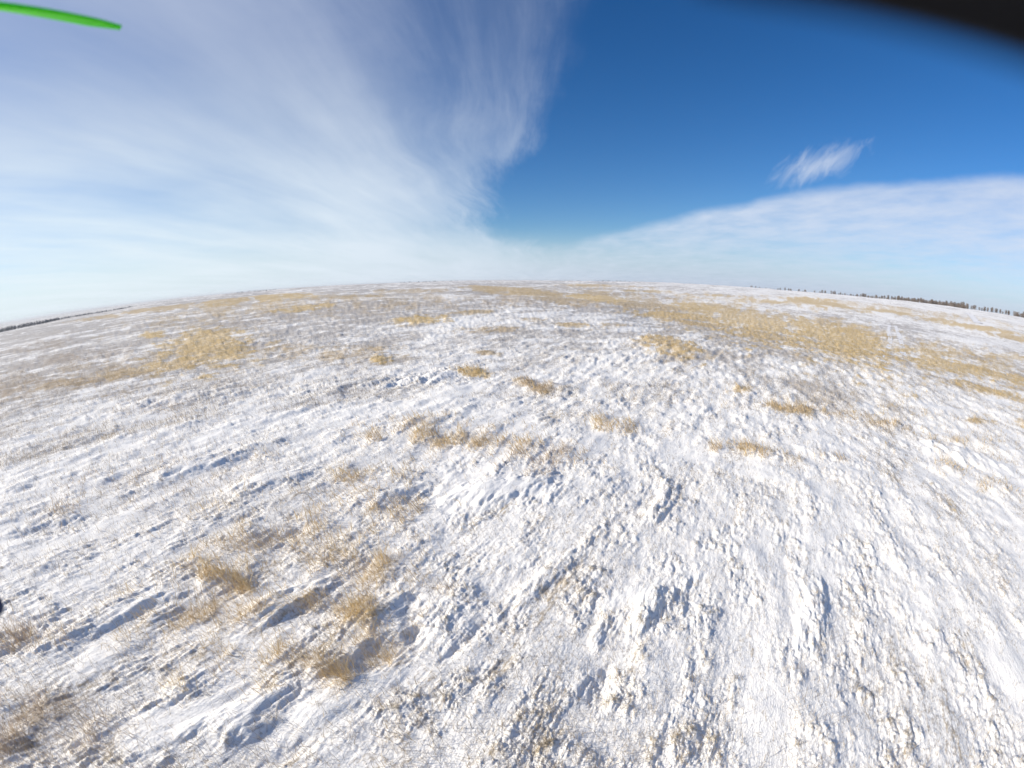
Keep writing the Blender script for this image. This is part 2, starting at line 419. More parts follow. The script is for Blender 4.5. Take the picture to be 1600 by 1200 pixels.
def straw_at(x, y, lst):
    """density and tint of standing dry grass"""
    x = np.asarray(x, float); y = np.asarray(y, float)
    u, v = wind_uv(x, y)
    rr = np.hypot(x, y)
    s1 = 0.5 + rr * 0.02
    wob = 0.55 * fbm(u / (s1 * 1.0), v / (s1 * 0.7), 31, 4, .6)
    D = np.zeros(x.shape); T = np.zeros(x.shape)
    for c, Mi, M, d, t in lst:
        ddx = x - c[0]; ddy = y - c[1]
        rad = 1.9 * (np.linalg.norm(M[:, 0]) + np.linalg.norm(M[:, 1]))
        m = (np.abs(ddx) < rad) & (np.abs(ddy) < rad)
        if not m.any():
            continue
        a = Mi[0, 0] * ddx[m] + Mi[0, 1] * ddy[m]; b = Mi[1, 0] * ddx[m] + Mi[1, 1] * ddy[m]
        q = np.sqrt(a * a + b * b) + wob[m] * 1.2
        k = d * (1 - sstep(q, 0.2, 1.6))
        Dm = D[m]
        T[m] = np.where(k > Dm, t, T[m])
        D[m] = np.maximum(Dm, k)
    # the wind combs it into streaks with snow between
    s2 = 0.35 + rr * 0.03
    kf = sstep(rr, 12, 24)
    comb = fbm(u / (s2 * 2.2), v / (s2 * .55), 37, 4, .65) * (1 - kf) + fbm(x / s2 * .8, y / s2 * .8, 39, 5, .75) * kf
    D = D * (.25 + .2 * kf + (.75 - .2 * kf) * sstep(comb + (D - .5) * .7, -.38, .25))
    return D, T


# places where the wind has laid the snow smooth: centre, half sizes, tilt in the photograph
SMOOTH = [(300, 1130, 150, 40, 15), (200, 990, 110, 30, 40), (540, 1085, 90, 30, 20), (720, 612, 60, 10, 8), (780, 772, 90, 18, 8), (460, 935, 80, 20, 22), (590, 1010, 60, 18, 30), (1000, 930, 55, 18, 20),
          (300, 735, 60, 8, 14), (430, 752, 60, 9, 14), (1180, 740, 70, 10, -8), (1550, 700, 60, 8, -15), (1480, 640, 60, 5, -8)]


def smooth_at(x, y, cache=[]):
    if not cache:
        cache.extend(ellipse(*p) for p in SMOOTH)
    x = np.asarray(x, float); y = np.asarray(y, float)
    u, v = wind_uv(x, y)
    out = np.zeros(x.shape)
    nz = .5 * fbm(u / 1.2, v / .35, 29, 4, .6)
    for c, Mi, M in cache:
        ex = x - c[0]; ey = y - c[1]
        m = (np.abs(ex) < 6) & (np.abs(ey) < 6)
        if m.any():
            a = Mi[0, 0] * ex[m] + Mi[0, 1] * ey[m]; b = Mi[1, 0] * ex[m] + Mi[1, 1] * ey[m]
            out[m] = np.maximum(out[m], 1 - sstep(np.sqrt(a * a + b * b) + nz[m] * 1.2, .5, 1.3))
    return out


def stub_at(x, y):
    """thin grey-brown stubble between the drifts: more of it on the left and far away"""
    u, v = wind_uv(x, y)
    r = np.hypot(x, y); a = np.degrees(np.arctan2(x, y))
    n = fbm(u / 6.0, v / 3.0, 41, 4, .55)
    n2 = fbm(u / 30.0, v / 18.0, 45, 3, .5)
    base = 0.34 + 0.55 * n + 0.55 * n2 * sstep(r, 10, 60)
    base = base + 0.28 * sstep(r, 14, 55) * (1 - .5 * sstep(r, 150, 600)) + 0.12 * sstep(-a, 5, 50) * sstep(r, 8, 30) - 0.06 * sstep(a, 10, 50) * sstep(40 - r, 0, 25)
    base = base * (1 - 0.62 * sstep(r, 35, 160) * sstep(a, 5, 35))
    smooth = sstep(fbm(u / 3.2, v / 1.5, 51, 2), 0.12, 0.5)
    return np.clip(base * (1 - 0.8 * smooth) * (1 - .85 * smooth_at(x, y)), 0, 1)


def height(x, y, detail=True):
    z = macro(x, y)
    u, v = wind_uv(x, y)
    r = np.hypot(x, y)
    head = np.zeros(x.shape)
    if detail:
        near = r < 90
        # drifts
        dr_ = 0.055 * fbm(u / 1.7, v / 1.05, 3, 3, .5) + 0.07 * gn(u / 6.0, v / 3.5, 9)
        z = z + dr_ * (1 - sstep(r, 150, 500))
        wv3 = 1.0 * fbm(u / 1.0, v / .3, 33, 4, .6)
        for c_, Mi_, M_, hh_ in DE:
            ex = x - c_[0]; ey = y - c_[1]
            mm = (np.abs(ex) < 6) & (np.abs(ey) < 6) if np.hypot(*c_) < 25 else (np.abs(ex) < 20) & (np.abs(ey) < 20)
            if mm.any():
                qa = Mi_[0, 0] * ex[mm] + Mi_[0, 1] * ey[mm]; qb = Mi_[1, 0] * ex[mm] + Mi_[1, 1] * ey[mm]
                qq = np.sqrt(qa * qa + qb * qb) + wv3[mm]
                z[mm] += hh_ * (1 - sstep(qq, .1, 1.7)) * (1 if hh_ > 0 else .6)
        xn, un, vn, rn_ = x[near], u[near], v[near], r[near]
        yn = y[near]
        wu_ = un + 0.08 * fbm(un / .4, vn / .4, 13, 2); wv_ = vn + 0.045 * fbm(un / .28 + 9, vn / .28, 14, 3)
        wv_ = wv_ + 0.05 * gn(un / 1.3, vn / 1.3, 15)
        a = np.degrees(np.arctan2(xn, yn))
        rough = 0.30 + 0.80 * sstep(fbm(un / 1.1, vn / .7, 22, 4, .6), -0.30, 0.35)
        smooth = sstep(fbm(un / 3.2, vn / 1.5, 51, 2), 0.12, 0.5)
        rough = rough * (1 - 0.8 * smooth) * (1 - .8 * smooth_at(xn, yn))
        L4, H4 = lobes(wu_, wv_, .55, .072, 400, .85)
        L0, H0 = lobes(un + .2 * fbm(un / 1.1, vn / 1.1, 17, 2), vn + .12 * fbm(un / .8, vn / .8, 18, 2), 1.0, .34, 500, .8)
        L1, H1 = lobes(wu_, wv_, .42, .12, 100, .85)
        L2, H2 = lobes(wu_, wv_, .20, .058, 200, .85)
        L3, H3 = lobes(wu_ + 3, wv_, .085, .036, 300, .8)
        amp = 1 - 0.6 * sstep(rn_, 15, 60)
        lefty = sstep(-a, 5, 45)
        m = (0.026 * L1 * (1 - .75 * lefty) + .038 * L4 * lefty + 0.017 * L2 + 0.011 * L3 + 0.008 * fbm(wu_ / .045, wv_ / .028, 61, 3, .6)) * rough * amp
        m = m + .035 * smooth_at(xn, yn) + (0.065 * sstep(rn_, 7, 18) + .015) * L0 * (.4 + .6 * rough)
        m = m + 0.05 * fbm(un / 1.2, vn / .35, 63, 3) * sstep(rn_, 10, 35)
        z[near] = z[near] + m
        head[near] = np.maximum(np.maximum(H1, H2 * .8), H3 * .5) * rough
    return z, head


# ------------------------------------------------------------------ the ground mesh: rings round the camera, fine where one looks
def radii():
    out = [0.0, .3, .6, .9, 1.2, 1.5]
    r = 1.6
    while r < 40000:
        out.append(r)
        r += min((r * r + H * H) / H * 0.0021 * 0.85, r * 0.028) if r > 1 else .1
    return np.array(out)


def azimuths():
    front = np.arange(-96, 96.001, 0.135)
    back = np.arange(97.2, 264 - 0.6, 1.2)
    return np.radians(np.concatenate([front, back]))


def make_mesh(name, verts, faces_idx, nper, mat, smooth=True, attrs=None, parent=None):
    me = bpy.data.meshes.new(name)
    nv = len(verts); nf = len(faces_idx) // nper
    me.vertices.add(nv)
    me.vertices.foreach_set('co', np.ascontiguousarray(verts, dtype=f32).ravel())
    me.loops.add(nf * nper)
    me.loops.foreach_set('vertex_index', np.ascontiguousarray(faces_idx, dtype=np.int32))
    me.polygons.add(nf)
    me.polygons.foreach_set('loop_start', np.arange(0, nf * nper, nper, dtype=np.int32))
    me.polygons.foreach_set('loop_total', np.full(nf, nper, dtype=np.int32))
    if smooth:
        me.polygons.foreach_set('use_smooth', np.ones(nf, dtype=bool))
    for k, a in (attrs or {}).items():
        at = me.attributes.new(k, 'FLOAT', 'POINT')
        at.data.foreach_set('value', np.ascontiguousarray(a, dtype=f32))
    me.update(calc_edges=True)
    me.materials.append(mat)
    o = bpy.data.objects.new(name, me)
    C.objects.link(o)
    if parent:
        o.parent = parent
    return o


def tag(o, label=None, cat=None, group=None, kind=None):
    for k, v in (('label', label), ('category', cat), ('group', group), ('kind', kind)):
        if v:
            o[k] = v
    return o


def new_mat(name):
    m = bpy.data.materials.new(name)
    m.use_nodes = True
    return m, NT(m.node_tree)


# ---- materials
snow_mat, s = new_mat('snow_ground')
geo = s.n('ShaderNodeNewGeometry')
pos = geo.outputs['Position']
rot = s.n('ShaderNodeVectorRotate', {'Vector': pos, 'Angle': WA}, rotation_type='Z_AXIS')   # wind frame: y runs along the wind
rs_ = s.n('ShaderNodeSeparateXYZ', {0: rot.outputs[0]})
vv, uu = rs_.outputs[0], rs_.outputs[1]
wv1 = s.xyz(vv, s.m('MULTIPLY', uu, 0.3))
wv2 = s.xyz(vv, s.m('MULTIPLY', uu, 0.5), 3.0)
at_s = s.n('ShaderNodeAttribute', attribute_name='straw').outputs['Fac']
at_t = s.n('ShaderNodeAttribute', attribute_name='tint').outputs['Fac']
at_b = s.n('ShaderNodeAttribute', attribute_name='stubble').outputs['Fac']
at_h = s.n('ShaderNodeAttribute', attribute_name='head').outputs['Fac']
nA = s.noise(wv1, 14.0, 6, 0.7)
nB = s.noise(wv1, 2.2, 6, 0.65)
nC = s.noise(wv2, 60.0, 4, 0.6)
nD = s.noise(wv1, 0.45, 5, 0.6)
nE = s.noise(s.xyz(vv, s.m('MULTIPLY', uu, 0.45), 9.0), 0.08, 5, 0.6)
nF = s.noise(wv2, 32.0, 3, 0.6)


def wsum(*p):
    t = 0.5
    for n_, k_ in p:
        t = s.m('ADD', t, s.m('MULTIPLY', s.m('SUBTRACT', n_, 0.5), k_))
    return t


mixn = wsum((nA, 1.3), (nB, 1.0), (nD, .7), (nE, .4))
mixb = wsum((nF, 1.0), (nA, 1.0), (nB, 0.9), (nD, .6), (nE, .8))
# dry grass lying in the snow where it stands thick
fs = s.ss(s.m('ADD', mixn, at_s), 0.56, 1.30)
fs = s.m('MULTIPLY', s.m('MULTIPLY', fs, 0.95), s.ss(s.m('ADD', s.m('MULTIPLY', nF, 0.6), s.m('MULTIPLY', nB, 0.4)), 0.34, 0.56, 0.25, 1.0))
# stubble and litter specks
fb = s.ss(s.m('ADD', mixb, s.m('MULTIPLY', at_b, 0.55)), 0.58, 0.90)
fb = s.m('MULTIPLY', fb, 0.72)
fh = s.m('MULTIPLY', s.ss(s.m('ADD', s.m('MULTIPLY', nC, 0.9), s.m('MULTIPLY', at_h, 0.45)), 0.62, 0.88), 0.6)
snow_c = s.mix(nB, (0.87, 0.835, 0.795, 1), (0.93, 0.905, 0.865, 1))
gold = s.mix(nA, (0.46, 0.30, 0.09, 1), (0.74, 0.53, 0.21, 1))
brown = s.mix(nA, (0.24, 0.18, 0.13, 1), (0.48, 0.38, 0.28, 1))
straw_c = s.mix(at_t, gold, brown)
col = s.mix(fh, snow_c, (0.56, 0.47, 0.31, 1))
col = s.mix(fb, col, (0.31, 0.27, 0.24, 1))
col = s.mix(fs, col, straw_c)
bn = s.m('ADD', s.m('MULTIPLY', nA, 0.6), s.m('MULTIPLY', nC, 0.25))
bump = s.n('ShaderNodeBump', {'Height': bn, 'Strength': 0.7, 'Distance': 0.04})
bs = s.n('ShaderNodeBsdfPrincipled', {'Base Color': col, 'Roughness': 0.62, 'Normal': bump.outputs[0]})
bs.inputs['Specular IOR Level'].default_value = 0.25
s.n('ShaderNodeOutputMaterial', {'Surface': bs.outputs[0]})


def simple_mat(name, c1, c2, rough=0.8, scale=6.0, spec=0.2, attr=None, c3=None, thin=False):
    m, t = new_mat(name)
    g = t.n('ShaderNodeNewGeometry')
    n = t.noise(g.outputs['Position'], scale, 3, 0.6)
    c = t.mix(t.ss(n, 0.3, 0.7), c1 + (1,), c2 + (1,))
    if attr:
        a = t.n('ShaderNodeAttribute', attribute_name=attr).outputs['Fac']
        c = t.mix(a, c, c3 + (1,))
    b = t.n('ShaderNodeBsdfPrincipled', {'Base Color': c, 'Roughness': rough})
    b.inputs['Specular IOR Level'].default_value = spec
    out = b.outputs[0]
    if thin:
        tr_ = t.n('ShaderNodeBsdfTranslucent', {'Color': c})
        out = t.n('ShaderNodeMixShader', {0: .4, 1: out, 2: tr_.outputs[0]}).outputs[0]
    t.n('ShaderNodeOutputMaterial', {'Surface': out})
    return m


grass_mat = simple_mat('dry_grass', (0.60, 0.42, 0.17), (0.78, 0.62, 0.34), .7, 9.0, .2, 'tint', (0.50, 0.40, 0.31), True)
stub_mat = simple_mat('stubble_straw', (0.50, 0.38, 0.20), (0.66, 0.52, 0.31), .8, 5.0, .1, 'tint', (0.27, 0.23, 0.20), True)
bark_mat = simple_mat('bark', (0.10, 0.085, 0.075), (0.16, 0.14, 0.12), .9, 3.0)
twig_mat = simple_mat('twigs', (0.13, 0.105, 0.09), (0.20, 0.165, 0.14), .9, .6)
wood_mat = simple_mat('far_wood', (0.10, 0.105, 0.12), (0.17, 0.17, 0.18), .9, .05)
track_mat = simple_mat('packed_snow', (0.76, 0.74, 0.73), (0.84, 0.82, 0.81), .6, 2.0)

# ---- ground
rr = radii(); aa = azimuths()
NR, NA = len(rr), len(aa)
GR, GA = np.meshgrid(rr, aa, indexing='ij')
gx = (GR * np.sin(GA)).ravel(); gy = (GR * np.cos(GA)).ravel()
gz, ghead = height(gx, gy)
gs, gt = straw_at(gx, gy, PE + CE)
gb = stub_at(gx, gy)
near_ = 1 - sstep(np.hypot(gx, gy), 9, 26)
gb = gb * (1 - .75 * near_)
gz = gz + 0.05 * gs * (np.hypot(gx, gy) < 80) + 0.015 * gs * fbm(gx / .08, gy / .08, 5, 2)
ii, jj = np.meshgrid(np.arange(NR - 1), np.arange(NA), indexing='ij')
j2 = (jj + 1) % NA
quads = np.stack([ii * NA + jj, ii * NA + j2, (ii + 1) * NA + j2, (ii + 1) * NA + jj], -1).reshape(-1, 4)
quads = quads[:, ::-1]
ground = make_mesh('ground', np.stack([gx, gy, gz], -1), quads.ravel(), 4, snow_mat,
                   attrs={'straw': gs * (1 - .5 * near_), 'tint': gt, 'stubble': gb, 'head': ghead})
tag(ground, kind='structure')
print('ground', NR, NA, NR * NA)

# ------------------------------------------------------------------ dry grass
rng = np.random.default_rng(7)


def blades(x, y, h, wdt, lean, tint, bend=0.5):
    """each stalk: a narrow curved strip of 2 segments and a tip; returns verts, tris, tint"""
    n = len(x)
    z = height(x, y)[0] - 0.01
    d0, _ = straw_at(x, y, PE + CE)
    z = z + 0.05 * d0 * (np.hypot(x, y) < 80)
    th = rng.uniform(0, 2 * np.pi, n)                  # facing
    la = np.radians(-75) + rng.normal(0, 1.0, n)       # they lean to the left, up the wind
    lx, ly = np.sin(la), np.cos(la)
    sx, sy = np.cos(th) * wdt * .5, np.sin(th) * wdt * .5
    L = lean
    V = np.zeros((n, 5, 3))
    for k, (t, wd) in enumerate(((0, 1.0), (0, -1.0), (.55, .7), (.55, -.7), (1, 0))):
        hor = L * h * (t + bend * t * t)
        V[:, k, 0] = x + lx * hor + sx * wd
        V[:, k, 1] = y + ly * hor + sy * wd
        V[:, k, 2] = z + h * t * np.sqrt(np.clip(1 - (L * .8) ** 2, .15, 1))
    base = (np.arange(n) * 5)[:, None]
    T = np.concatenate([base + np.array([[0, 1, 3]]), base + np.array([[0, 3, 2]]), base + np.array([[2, 3, 4]])], 1)
    return V.reshape(-1, 3), T.ravel(), np.repeat(tint, 5)


def join(parts):
    vs, ts, tt, off = [], [], [], 0
    for v, t, c in parts:
        vs.append(v); ts.append(t + off); tt.append(c); off += len(v)
    return np.concatenate(vs), np.concatenate(ts), np.concatenate(tt)


def sample_front(n, dmin, dmax):
    """points spread evenly as seen from a standing height"""
    a = np.radians(rng.uniform(-92, 92, n)); dep = rng.uniform(dmin, dmax, n)
    r = H / np.tan(np.radians(dep))
    return r * np.sin(a), r * np.cos(a)


# grass of the patches
x1, y1 = sample_front(420000, 3.2, 14)
x2, y2 = sample_front(1500000, 14, 60)
x, y = np.concatenate([x1, x2]), np.concatenate([y1, y2])
d, t = straw_at(x, y, PE)
keep = rng.uniform(0, 1, len(x)) < np.clip(d, 0, 1) ** 1.2 * (.38 - .30 * sstep(np.hypot(x, y), 12, 30))
x, y, t, d = x[keep], y[keep], t[keep], d[keep]
r = np.hypot(x, y)
hh = rng.uniform(.08, .38, len(x)) * (.5 + .7 * d)
P1 = blades(x, y, hh, np.maximum(.005, r * (.0012 - .0005 * sstep(r, 12, 25))) * rng.uniform(.5, 1.3, len(x)), rng.uniform(.3, .95, len(x)), np.clip(t + rng.normal(0, .18, len(x)), 0, 1))
# thin stubble everywhere
x1, y1 = sample_front(620000, 12, 62)
x2, y2 = sample_front(500000, 1.9, 14)
x, y = np.concatenate([x1, x2]), np.concatenate([y1, y2])
b = stub_at(x, y)
_, hd = height(x, y)
keep = rng.uniform(0, 1, len(x)) < np.clip((.02 + b * .46) * (.28 + .72 * sstep(np.hypot(x, y), 3, 12)) + hd * .5 * (np.hypot(x, y) < 25), 0, 1)
x, y = x[keep], y[keep]
r = np.hypot(x, y)
az_ = np.degrees(np.arctan2(x, y))
tb = np.clip(.62 - .4 * sstep(az_, -10, 40) + rng.normal(0, .2, len(x)), 0, 1)
P2 = blades(x, y, rng.uniform(.02, .14, len(x)) * (1 + .5 * sstep(-az_, 0, 40)), np.maximum(.004, r * (.00062 - .0002 * sstep(r, 10, 25))) * rng.uniform(.5, 1.3, len(x)), rng.uniform(.1, .9, len(x)), tb)
print('blades', len(P1[0]) // 5, len(P2[0]) // 5)
V, T, tt = join([P1])
g = make_mesh('dry_grass', V, T, 3, grass_mat, smooth=False, attrs={'tint': tt})
tag(g, 'dry golden and brown grass growing in broken patches through the snow', 'grass', kind='stuff')
V, T, tt = join([P2])
g = make_mesh('stubble', V, T, 3, stub_mat, smooth=False, attrs={'tint': tt})
tag(g, 'short thin stubble poking out of the wind-blown snow crust', 'stubble', kind='stuff')

# the clumps that stand out
for p, (c, Mi, M, dd, ti) in zip(CLUMP, CE):
    dist = np.linalg.norm(c)
    n = int(110 * min(1.6, max(.5, p[2] * p[3] / 220.0)))
    q = rng.uniform(-1.7, 1.7, (n * 6, 2))
    xy = q @ M.T + c
    d, t = straw_at(xy[:, 0], xy[:, 1], [(c, Mi, M, dd, ti)])
    # stalks stand in bunches
    bun = fbm(xy[:, 0] / (.05 * dist * .3), xy[:, 1] / (.05 * dist * .3), 91, 2)
    keep = rng.uniform(0, 1, len(d)) < d * (.35 + .65 * sstep(bun, -.1, .3))
    xy = xy[keep][:n]; d = d[keep][:n]; t = t[keep][:n]
    hh = rng.uniform(.10, .40, len(d)) * (.6 + .5 * d)
    V, T, tt = blades(xy[:, 0], xy[:, 1], hh, np.full(len(d), max(.005, dist * .00115)), rng.uniform(.1, .7, len(d)), np.clip(t + rng.normal(0, .15, len(d)), 0, 1))
    z0 = float(V[:, 2].min())
    org = np.array([c[0], c[1], z0])
    o = make_mesh(p[8].replace(' ', '_'), V - org, T, 3, grass_mat, smooth=False, attrs={'tint': tt})
    o.location = org
    tag(o, p[7], p[8], 'grass clumps standing out of the snow')

# ------------------------------------------------------------------ wheel tracks on the far slope
def ribbon(pts, width, lift):
    pts = [np.asarray(p, float) for p in pts]
    fine = []
    for a, b_ in zip(pts[:-1], pts[1:]):
        for k in range(24):
            fine.append(a + (b_ - a) * k / 24)
    fine.append(pts[-1]); fine = np.array(fine)
    tg = np.gradient(fine, axis=0); tg /= np.linalg.norm(tg, axis=1)[:, None]
    nn = np.stack([tg[:, 1], -tg[:, 0]], -1)
    wj = width * (1 + .35 * np.sin(np.arange(len(fine)) * 1.7) * np.cos(np.arange(len(fine)) * .61))
    Lf = fine - nn * wj[:, None] * .5; Rt = fine + nn * wj[:, None] * .5
    allp = np.concatenate([Lf, fine, Rt])
    z = height(allp[:, 0], allp[:, 1])[0] + lift
    z[len(fine):2 * len(fine)] -= lift * .4
    n = len(fine)
    i = np.arange(n - 1)
    Q = np.concatenate([np.stack([i, i + n, i + n + 1, i + 1], -1), np.stack([i + n, i + 2 * n, i + 2 * n + 1, i + n + 1], -1)])[:, ::-1]
    return np.column_stack([allp, z]), Q


def ribbons(name, lst, width, lift):
    vs, qs, off = [], [], 0
    for pts in lst:
        v, q = ribbon(pts, width, lift)
        vs.append(v); qs.append(q + off); off += len(v)
    o = make_mesh(name, np.concatenate(vs), np.concatenate(qs).ravel(), 4, track_mat)
    tag(o, kind='structure')
    return o


ga = ground_at
ribbons('track', [[ga(1374, 560), ga(1388, 545), ga(1391, 532), ga(1388, 518), ga(1390, 508)],
                  [ga(1412, 560), ga(1410, 546), ga(1407, 532), ga(1402, 518), ga(1399, 509)]], .6, .03)
ribbons('path', [[ga(1528, 505), ga(1519, 496), ga(1511, 489)]], 3.0, .15)

# ------------------------------------------------------------------ trees
def strip(vs, fs, a, b_, ra, rb, sides=4):
    a = np.asarray(a, float); b_ = np.asarray(b_, float)
    d = b_ - a; d /= max(np.linalg.norm(d), 1e-9)
    p = np.cross(d, [0, 0, 1.0] if abs(d[2]) < .9 else [1.0, 0, 0]); p /= np.linalg.norm(p); q = np.cross(d, p)
    o = len(vs)
    for c, rad in ((a, ra), (b_, rb)):
        for k in range(sides):
            an = 2 * math.pi * k / sides
            vs.append(c + (p * math.cos(an) + q * math.sin(an)) * rad)
    for k in range(sides):
        k2 = (k + 1) % sides
        fs.append((o + k, o + k2, o + sides + k2)); fs.append((o + k, o + sides + k2, o + sides + k))


def tree_meshes(seed, hgt, spread):
    g = np.random.default_rng(seed)
    tv, tf, cv, cf = [], [], [], []
    top = np.array([g.normal(0, .2), g.normal(0, .2), hgt * .55])
    strip(tv, tf, (0, 0, -.3), (top[0] * .4, top[1] * .4, hgt * .28), hgt * .028, hgt * .021, 6)
    strip(tv, tf, (top[0] * .4, top[1] * .4, hgt * .28), top, hgt * .021, hgt * .012, 6)

    def grow(p, d, L, rad, lv):
        e = p + d * L
        strip(cv, cf, p, e, rad, rad * .6, 3)
        if lv == 0:
            for _ in range(4):
                dd = d + g.normal(0, .6, 3); dd /= np.linalg.norm(dd)
                strip(cv, cf, e, e + dd * L * .8, rad * .6, rad * .15, 3)
            return
        for _ in range(3 if lv > 1 else 4):
            dd = d + g.normal(0, .50, 3); dd[2] += .22; dd /= np.linalg.norm(dd)
            grow(p + d * L * g.uniform(.6, 1), dd, L * g.uniform(.62, .8), rad * .6, lv - 1)
    for k in range(6):
        an = k * 1.05 + g.uniform(0, 1)
        zb = hgt * g.uniform(.12, .5)
        d = np.array([math.cos(an) * spread, math.sin(an) * spread, g.uniform(.5, 1.2)]); d /= np.linalg.norm(d)
        grow(np.array([top[0] * .6, top[1] * .6, zb]), d, hgt * .20, hgt * .013, 2)
    grow(top, np.array([0, 0, 1.0]), hgt * .19, hgt * .012, 2)
    # bunches of fine twigs
    for _ in range(240):
        th_ = g.uniform(0, 6.28); zz = g.uniform(.10, 1.0)
        rad = hgt * .46 * spread ** .5 * math.sqrt(max(.02, 1 - abs(1.8 * zz - .95) ** 2)) * g.uniform(.1, 1) ** .6
        c_ = np.array([math.cos(th_) * rad, math.sin(th_) * rad, zz * hgt])
        o_ = len(cv)
        cv.extend([c_ + g.normal(0, .05 * hgt, 3) for _k in range(3)]); cf.append((o_, o_ + 1, o_ + 2))
    return (np.array(tv), np.array(tf)), (np.array(cv), np.array(cf))


protos = []
for k, (hg, sp) in enumerate(((6.0, .7), (5.0, .9), (7.0, .55), (4.0, 1.0))):
    (tv, tf), (cv, cf) = tree_meshes(50 + k, hg, sp)
    protos.append((tv, tf, cv, cf))
mesh_cache = {}


def add_tree(name, x, y, k, sc, rot_, label, group):
    z = float(height(np.array([x]), np.array([y]))[0][0]) - .1
    root = bpy.data.objects.new(name, None)
    root.empty_display_size = .5
    C.objects.link(root)
    root.location = (x, y, z)
    root.rotation_euler = (0, 0, rot_)
    root.scale = (sc, sc, sc)
    tag(root, label, 'tree', group)
    if k not in mesh_cache:
        tv, tf, cv, cf = protos[k]
        a = make_mesh('trunk', tv, tf.ravel(), 3, bark_mat, parent=root)
        b_ = make_mesh('crown', cv, cf.ravel(), 3, twig_mat, smooth=False, parent=root)
        mesh_cache[k] = (a, b_)
    else:
        for src in mesh_cache[k]:
            c = src.copy(); C.objects.link(c); c.parent = root
    return root


def polar(azd, r_):
    return r_ * math.sin(R(azd)), r_ * math.cos(R(azd))


def az_of(px, py):
    d_ = ray(px, py)
    return math.degrees(math.atan2(d_[0], d_[1]))


g5 = np.random.default_rng(5)
# sparse row on the skyline
for px in np.linspace(1172, 1300, 30):
    if g5.uniform() < .12:
        continue
    pxx = px + g5.uniform(-4, 4)
    f_ = (pxx - 1170) / 130
    X, Y = polar(az_of(pxx, 465), 640 - 170 * f_ + g5.uniform(-8, 8))
    add_tree('bare_tree', X, Y, int(g5.integers(0, 4)), (.36 + .26 * f_) * g5.uniform(.8, 1.15), g5.uniform(0, 6.28),
             'small bare tree in the thin gappy row on the skyline, left of the dense belt', 'trees in the thin row on the skyline')
# dense shelter belt
for px in np.concatenate([np.linspace(1300, 1400, 34), np.linspace(1398, 1512, 80)]):
    f_ = (px - 1300) / 212
    X, Y = polar(az_of(px + g5.uniform(-2, 2), 478), 445 - 50 * f_ + g5.uniform(-14, 14))
    add_tree('bare_tree', X, Y, int(g5.integers(0, 4)), (.36 + .26 * f_) * g5.uniform(.75, 1.15), g5.uniform(0, 6.28),
             'leafless tree in the dense dark shelter belt ending at the snowy path', 'trees in the dense shelter belt')
for px in np.linspace(1517, 1578, 17):
    X, Y = polar(az_of(px + g5.uniform(-2, 2), 492), 415 + g5.uniform(-5, 5))
    add_tree('bare_tree', X, Y, int(g5.choice([0, 2, 2, 1])), g5.uniform(.4, .66), g5.uniform(0, 6.28),
             'slender bare tree in the open row right of the snowy path', 'trees in the open row right of the path')
for px in np.linspace(1583, 1640, 16):
    X, Y = polar(az_of(px + g5.uniform(-2, 2), 500), 385 + g5.uniform(-12, 6))
    add_tree('bare_tree', X, Y, int(g5.integers(0, 4)), g5.uniform(.5, .75), g5.uniform(0, 6.28),
             'bushy bare tree in the dark clump at the right edge of the picture', 'trees in the clump at the right edge')


# far woods, one mass each
def wood(name, spans, n, hgt, label, r_j, seed):
    g = np.random.default_rng(seed)
    vs, fs = [], []
    for _ in range(n):
        a0_, a1_, r0_, r1_, hs = spans[int(g.integers(0, len(spans)))]
        t = g.uniform()
        a_ = a0_ + (a1_ - a0_) * t; r_ = r0_ + (r1_ - r0_) * t + g.uniform(-r_j, r_j)
        X, Y = polar(a_, r_)
        Z = float(macro(np.array([X]), np.array([Y]))[0]) - .2
        h_ = hgt * hs * g.uniform(.55, 1.1)
        strip(vs, fs, (X, Y, Z), (X, Y, Z + h_ * .5), .12, .06, 3)
        for _k in range(34):
            th_ = g.uniform(0, 6.28); zz = g.uniform(.12, .95)
            rad = h_ * .36 * math.sqrt(max(0, 1 - (2 * zz - 1) ** 2)) * g.uniform(.1, 1)
            p_ = np.array([X + math.cos(th_) * rad, Y + math.sin(th_) * rad, Z + zz * h_])
            q_ = p_ + g.normal(0, .09 * h_, 3); q2 = p_ + g.normal(0, .09 * h_, 3)
            o_ = len(vs); vs.extend([p_, q_, q2]); fs.append((o_, o_ + 1, o_ + 2))
    o = make_mesh(name, np.array(vs), np.array(fs).ravel(), 3, wood_mat, smooth=False)
    tag(o, label, name if name != 'woodland' else 'wood', kind='stuff')
    return o


wood('woodland', [(-76, -60, 620, 680, .8), (-62, -54, 640, 690, 1.15), (-56, -46, 690, 760, 1.0), (-47, -38, 760, 830, .8), (-60, -42, 760, 900, .8)], 1500, 4.0,
     'blue-grey wood lying low across the valley beyond the left skyline', 25, 3)
wood('hedge', [(9.5, 15.5, 900, 950, .6), (-14, -6, 900, 960, .6), (5, 8, 980, 990, .4), (-34, -28, 1000, 1000, .7)], 240, 6.0,
     'low dark hedge line on the far horizon at the middle of the picture', 10, 4)

bk = wood('brush', [(az_of(1335, 470), az_of(1420, 474), 440, 420, .8), (az_of(1400, 474), az_of(1512, 487), 422, 400, 1.2), (az_of(1440, 474), az_of(1512, 487), 410, 388, 1.2), (az_of(1585, 492), az_of(1640, 500), 388, 380, 1.2)], 420, 2.6,
          'tangled leafless brush filling the foot of the shelter belt on the right', 6, 8)
bk.data.materials[0] = twig_mat

